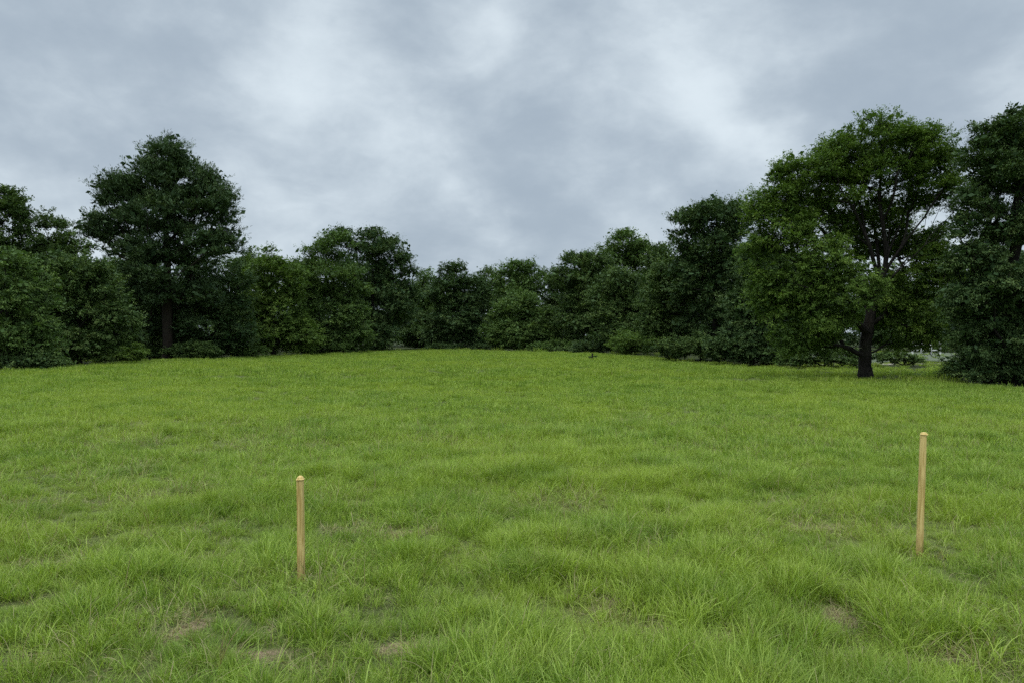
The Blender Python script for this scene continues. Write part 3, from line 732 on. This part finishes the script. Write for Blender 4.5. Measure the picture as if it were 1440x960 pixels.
# ---------------------------------------------------------------- stakes
import bmesh
def stake(name, label, px, d, top, w, lean, rot, mat, cap):
    x = (px-720)/F*d; y = d; z = float(ground_z(x, y))
    root = bpy.data.objects.new(name, None); link(root); root.location = (x, y, z); root.rotation_euler = (lean[0], lean[1], rot)
    props(root, label, 'stake', 'wooden stakes driven into the lawn')
    r = rs(int(px)); h = top - z
    bm = bmesh.new(); ch = w*.16; hw = w/2
    prof = [(-hw+ch, -hw), (hw-ch, -hw), (hw, -hw+ch), (hw, hw-ch), (hw-ch, hw), (-hw+ch, hw), (-hw, hw-ch), (-hw, -hw+ch)]
    rings = []; nz = 14
    for i in range(nz+1):
        t = i/nz; zz = -.22 + (h+.22-(.030 if cap == 'dome' else .020))*t
        s = .96 + .04*min(1, (1-t)*1.2) + r.normal(0, .006)
        if i == 0: s = .1
        s *= 1.0 - .06*t
        rings.append([bm.verts.new((px_*s + r.normal(0, .0005) , py_*s + r.normal(0, .0005), zz)) for px_, py_ in prof])
    for a, b in zip(rings, rings[1:]):
        for k in range(8): bm.faces.new((a[k], a[(k+1) % 8], b[(k+1) % 8], b[k]))
    bm.faces.new(list(reversed(rings[0]))); bm.faces.new(rings[-1])
    m = bpy.data.meshes.new('post'); bm.to_mesh(m); bm.free(); m.materials.append(mat)
    link(bpy.data.objects.new('post', m), root)
    # cap
    bm = bmesh.new(); z0 = h - (.029 if cap == 'dome' else .019)
    if cap == 'dome':
        levels = [(1.08, 0), (1.14, .003), (1.13, .007), (.96, .010), (.86, .017), (.66, .024), (.36, .029), (.08, .031)]
        off = (0, 0)
    else:
        levels = [(1.02, 0), (1.14, .002), (1.14, .006), (.94, .009), (.90, .015), (.66, .019), (.2, .021)]
        off = (.004, 0)
    rr = []
    for s, dz in levels:
        s *= .94
        pr = [(math.copysign(1, a)*abs(a)**1, b) for a, b in prof]
        rr.append([bm.verts.new((a*s+off[0] + r.normal(0, .0006), b*s+off[1] + r.normal(0, .0006), z0+dz + r.normal(0, .0004))) for a, b in pr])
    for a, b in zip(rr, rr[1:]):
        for k in range(8): bm.faces.new((a[k], a[(k+1) % 8], b[(k+1) % 8], b[k]))
    bm.faces.new(list(reversed(rr[0]))); bm.faces.new(rr[-1])
    m = bpy.data.meshes.new('cap'); bm.to_mesh(m); bm.free(); m.materials.append(mat)
    link(bpy.data.objects.new('cap', m), root)
stake('wooden_stake', 'shorter pale wooden stake with domed cap upright in the grass', 423, 5.14, .748, .051, (0, math.radians(-.45)), math.radians(7), M['wood1'], 'dome')
stake('wooden_stake', 'taller pale wooden stake with flat chipped cap beside trampled straw', 1294, 5.67, .982, .048, (0, math.radians(1.5)), math.radians(-20), M['wood2'], 'flat')

# white posts and rails far beyond the opening
def rail_fence():
    d = 74.0; x0 = (1283-720)/F*d; x1 = (1322-720)/F*d
    root = bpy.data.objects.new('white_fence', None); link(root); root.location = (x0, d, float(ground_z(x0, d)))
    props(root, 'white post and rail fence glimpsed under the leaves beyond the lawn opening', 'fence')
    def box(nm_, a, b):
        bm = bmesh.new(); vs = [bm.verts.new((x, y, z)) for x in (a[0], b[0]) for y in (a[1], b[1]) for z in (a[2], b[2])]
        for f in ((0, 1, 3, 2), (4, 6, 7, 5), (0, 4, 5, 1), (2, 3, 7, 6), (0, 2, 6, 4), (1, 5, 7, 3)): bm.faces.new([vs[i] for i in f])
        bmesh.ops.recalc_face_normals(bm, faces=bm.faces); bmesh.ops.bevel(bm, geom=bm.edges[:], offset=.01, segments=1, affect='EDGES')
        m = bpy.data.meshes.new(nm_); bm.to_mesh(m); bm.free(); m.materials.append(M['white']); link(bpy.data.objects.new(nm_, m), root)
    Wd = x1-x0
    for i in range(4):
        xx = Wd*i/3; box('post', (xx-.08, -.08, -.2), (xx+.08, .08, 1.30 + .08*(i % 2)))
    for zz in (.42, .95):
        for i in range(3): box('rail', (Wd*i/3+.083, -.03, zz-.05), (Wd*(i+1)/3-.083, .03, zz+.05))
rail_fence()

# ---------------------------------------------------------------- sky, sun, camera
SUN_EL, SUN_AZ = math.radians(70), math.radians(215)    # azimuth measured from +Y towards +X: behind the camera, slightly left
w = bpy.data.worlds.new('World'); scene.world = w; w.use_nodes = True
t = NT(w.node_tree); out = t.n('ShaderNodeOutputWorld')
sky = t.n('ShaderNodeTexSky', sky_type='NISHITA', sun_disc=False, sun_elevation=SUN_EL, sun_rotation=SUN_AZ)
d = t.n('ShaderNodeTexCoord').outputs['Generated']
sx = t.n('ShaderNodeSeparateXYZ', i_0=d); dx, dy, dz = sx.outputs
den = t.math('ADD', t.math('MAXIMUM', dz, 0), .55)
pc = t.n('ShaderNodeCombineXYZ', i_0=t.math('DIVIDE', dx, den), i_1=t.math('DIVIDE', dy, den), i_2=2.7).outputs[0]
# warp
wn = t.n('ShaderNodeTexNoise', i_Vector=pc, i_Scale=2.0, i_Detail=4.0)
warp = t.vm('SCALE', t.vm('SUBTRACT', wn.outputs['Color'], (.5, .5, .5)), .45)
pw = t.vm('ADD', pc, warp)
n1 = t.noise(pw, 3.3, 7, .5); n2_ = t.noise(t.vm('ADD', t.vm('MULTIPLY', d, (1, 1, 1.7)), t.vm('SCALE', warp, .12)), 5.5, 8, .55)
wd = t.vm('SCALE', t.vm('SUBTRACT', t.n('ShaderNodeTexNoise', i_Vector=pc, i_Scale=3.2, i_Detail=5.0).outputs['Color'], (.5, .5, .5)), .22)
dw = t.vm('ADD', d, wd)
def dirof(px, py):
    v = np.array([(px-720)/F, 1.0, (HZ-py)/F]); return v/np.linalg.norm(v)
acc = t.math('MULTIPLY', t.math('SUBTRACT', n1, .5), 1.4)
acc = t.math('ADD', acc, t.math('MULTIPLY', t.math('SUBTRACT', n2_, .5), 2.0))
BL = [(700, 335, 150, .12), (460, 90, 95, .38), (540, 170, 80, .22), (640, 195, 60, .20), (1000, 135, 80, .42), (1040, 190, 70, .22), (690, 25, 70, .30), (860, 285, 70, .25), (690, 300, 70, .22), (1080, 60, 60, .25), (80, 150, 110, .18),
      (1400, 110, 60, .3), (930, 285, 40, .3), (200, 20, 60, .12), (760, 130, 60, .1), (430, 190, 40, .15),
      (110, 70, 130, -.30), (330, 130, 90, -.22), (850, 60, 110, -.28), (760, 200, 110, -.25), (740, 250, 80, -.30), (1230, 60, 150, -.28), (1180, 130, 90, -.20), (620, 60, 60, -.16), (300, 40, 60, -.15),
      (600, 250, 60, -.15), (1000, 240, 60, -.2), (40, 250, 100, -.1), (560, 350, 120, -.15), (850, 340, 150, -.06), (690, 140, 30, -.12)]
n3 = t.noise(t.vm('MULTIPLY', dw, (1, 1, 1.8)), 15.0, 7, .6)
acc = t.math('ADD', acc, t.math('MULTIPLY', t.math('SUBTRACT', n3, .5), .5))
for px, py, rad, amp in BL:
    dist = t.vm('DISTANCE', dw, tuple(dirof(px, py)))
    g = t.ramp(dist, 0.0, (1.15 if amp > 0 else 1.35)*rad/F, amp*(1.3 if amp > 0 else 1.15), 0.0)
    acc = t.math('ADD', acc, g)
lum = t.math('POWER', t.ramp(acc, -.80, .95), 1.25)
cloud = t.mix(lum, c4(.330, .398, .470), c4(.640, .720, .775))
# overcast skies grow brighter towards the zenith
zen = t.ramp(dz, .40, .88, 1.0, 3.4)
bg1 = t.n('ShaderNodeBackground', i_Color=sky.outputs[0], i_Strength=.08)
bg2 = t.n('ShaderNodeBackground', i_Color=cloud, i_Strength=zen)
mx = t.n('ShaderNodeMixShader', i_0=.95, i_1=bg1.outputs[0], i_2=bg2.outputs[0])
t.nt.links.new(mx.outputs[0], out.inputs[0])

sl = bpy.data.lights.new('sun', 'SUN'); sl.energy = 1.5; sl.angle = math.radians(22); sl.color = (1.0, .965, .90)
so = bpy.data.objects.new('sun', sl); link(so)
from mathutils import Vector
sd = Vector((math.sin(SUN_AZ)*math.cos(SUN_EL), math.cos(SUN_AZ)*math.cos(SUN_EL), math.sin(SUN_EL)))
so.rotation_euler = sd.to_track_quat('Z', 'Y').to_euler()

cam = bpy.data.cameras.new('camera'); cam.sensor_width = 36; cam.lens = 36*F/1440; cam.clip_end = 5000; cam.clip_start = .05
co = bpy.data.objects.new('camera', cam); link(co); co.location = (0, 0, CAMH)
co.rotation_euler = (math.radians(90) - math.atan((480-HZ)/F), 0, 0)
scene.camera = co
vs = scene.view_settings; vs.view_transform = 'Standard'; vs.look = 'None'; vs.exposure = 0.25; vs.gamma = 1.0; vs.use_curve_mapping = False
cy = scene.cycles
cy.use_denoising = False; cy.adaptive_threshold = .02
try: cy.denoiser = 'OPENIMAGEDENOISE'
except Exception: pass
cy.max_bounces = 6; cy.diffuse_bounces = 2; cy.transmission_bounces = 4; cy.glossy_bounces = 2; cy.transparent_max_bounces = 4
cy.caustics_reflective = False; cy.caustics_refractive = False
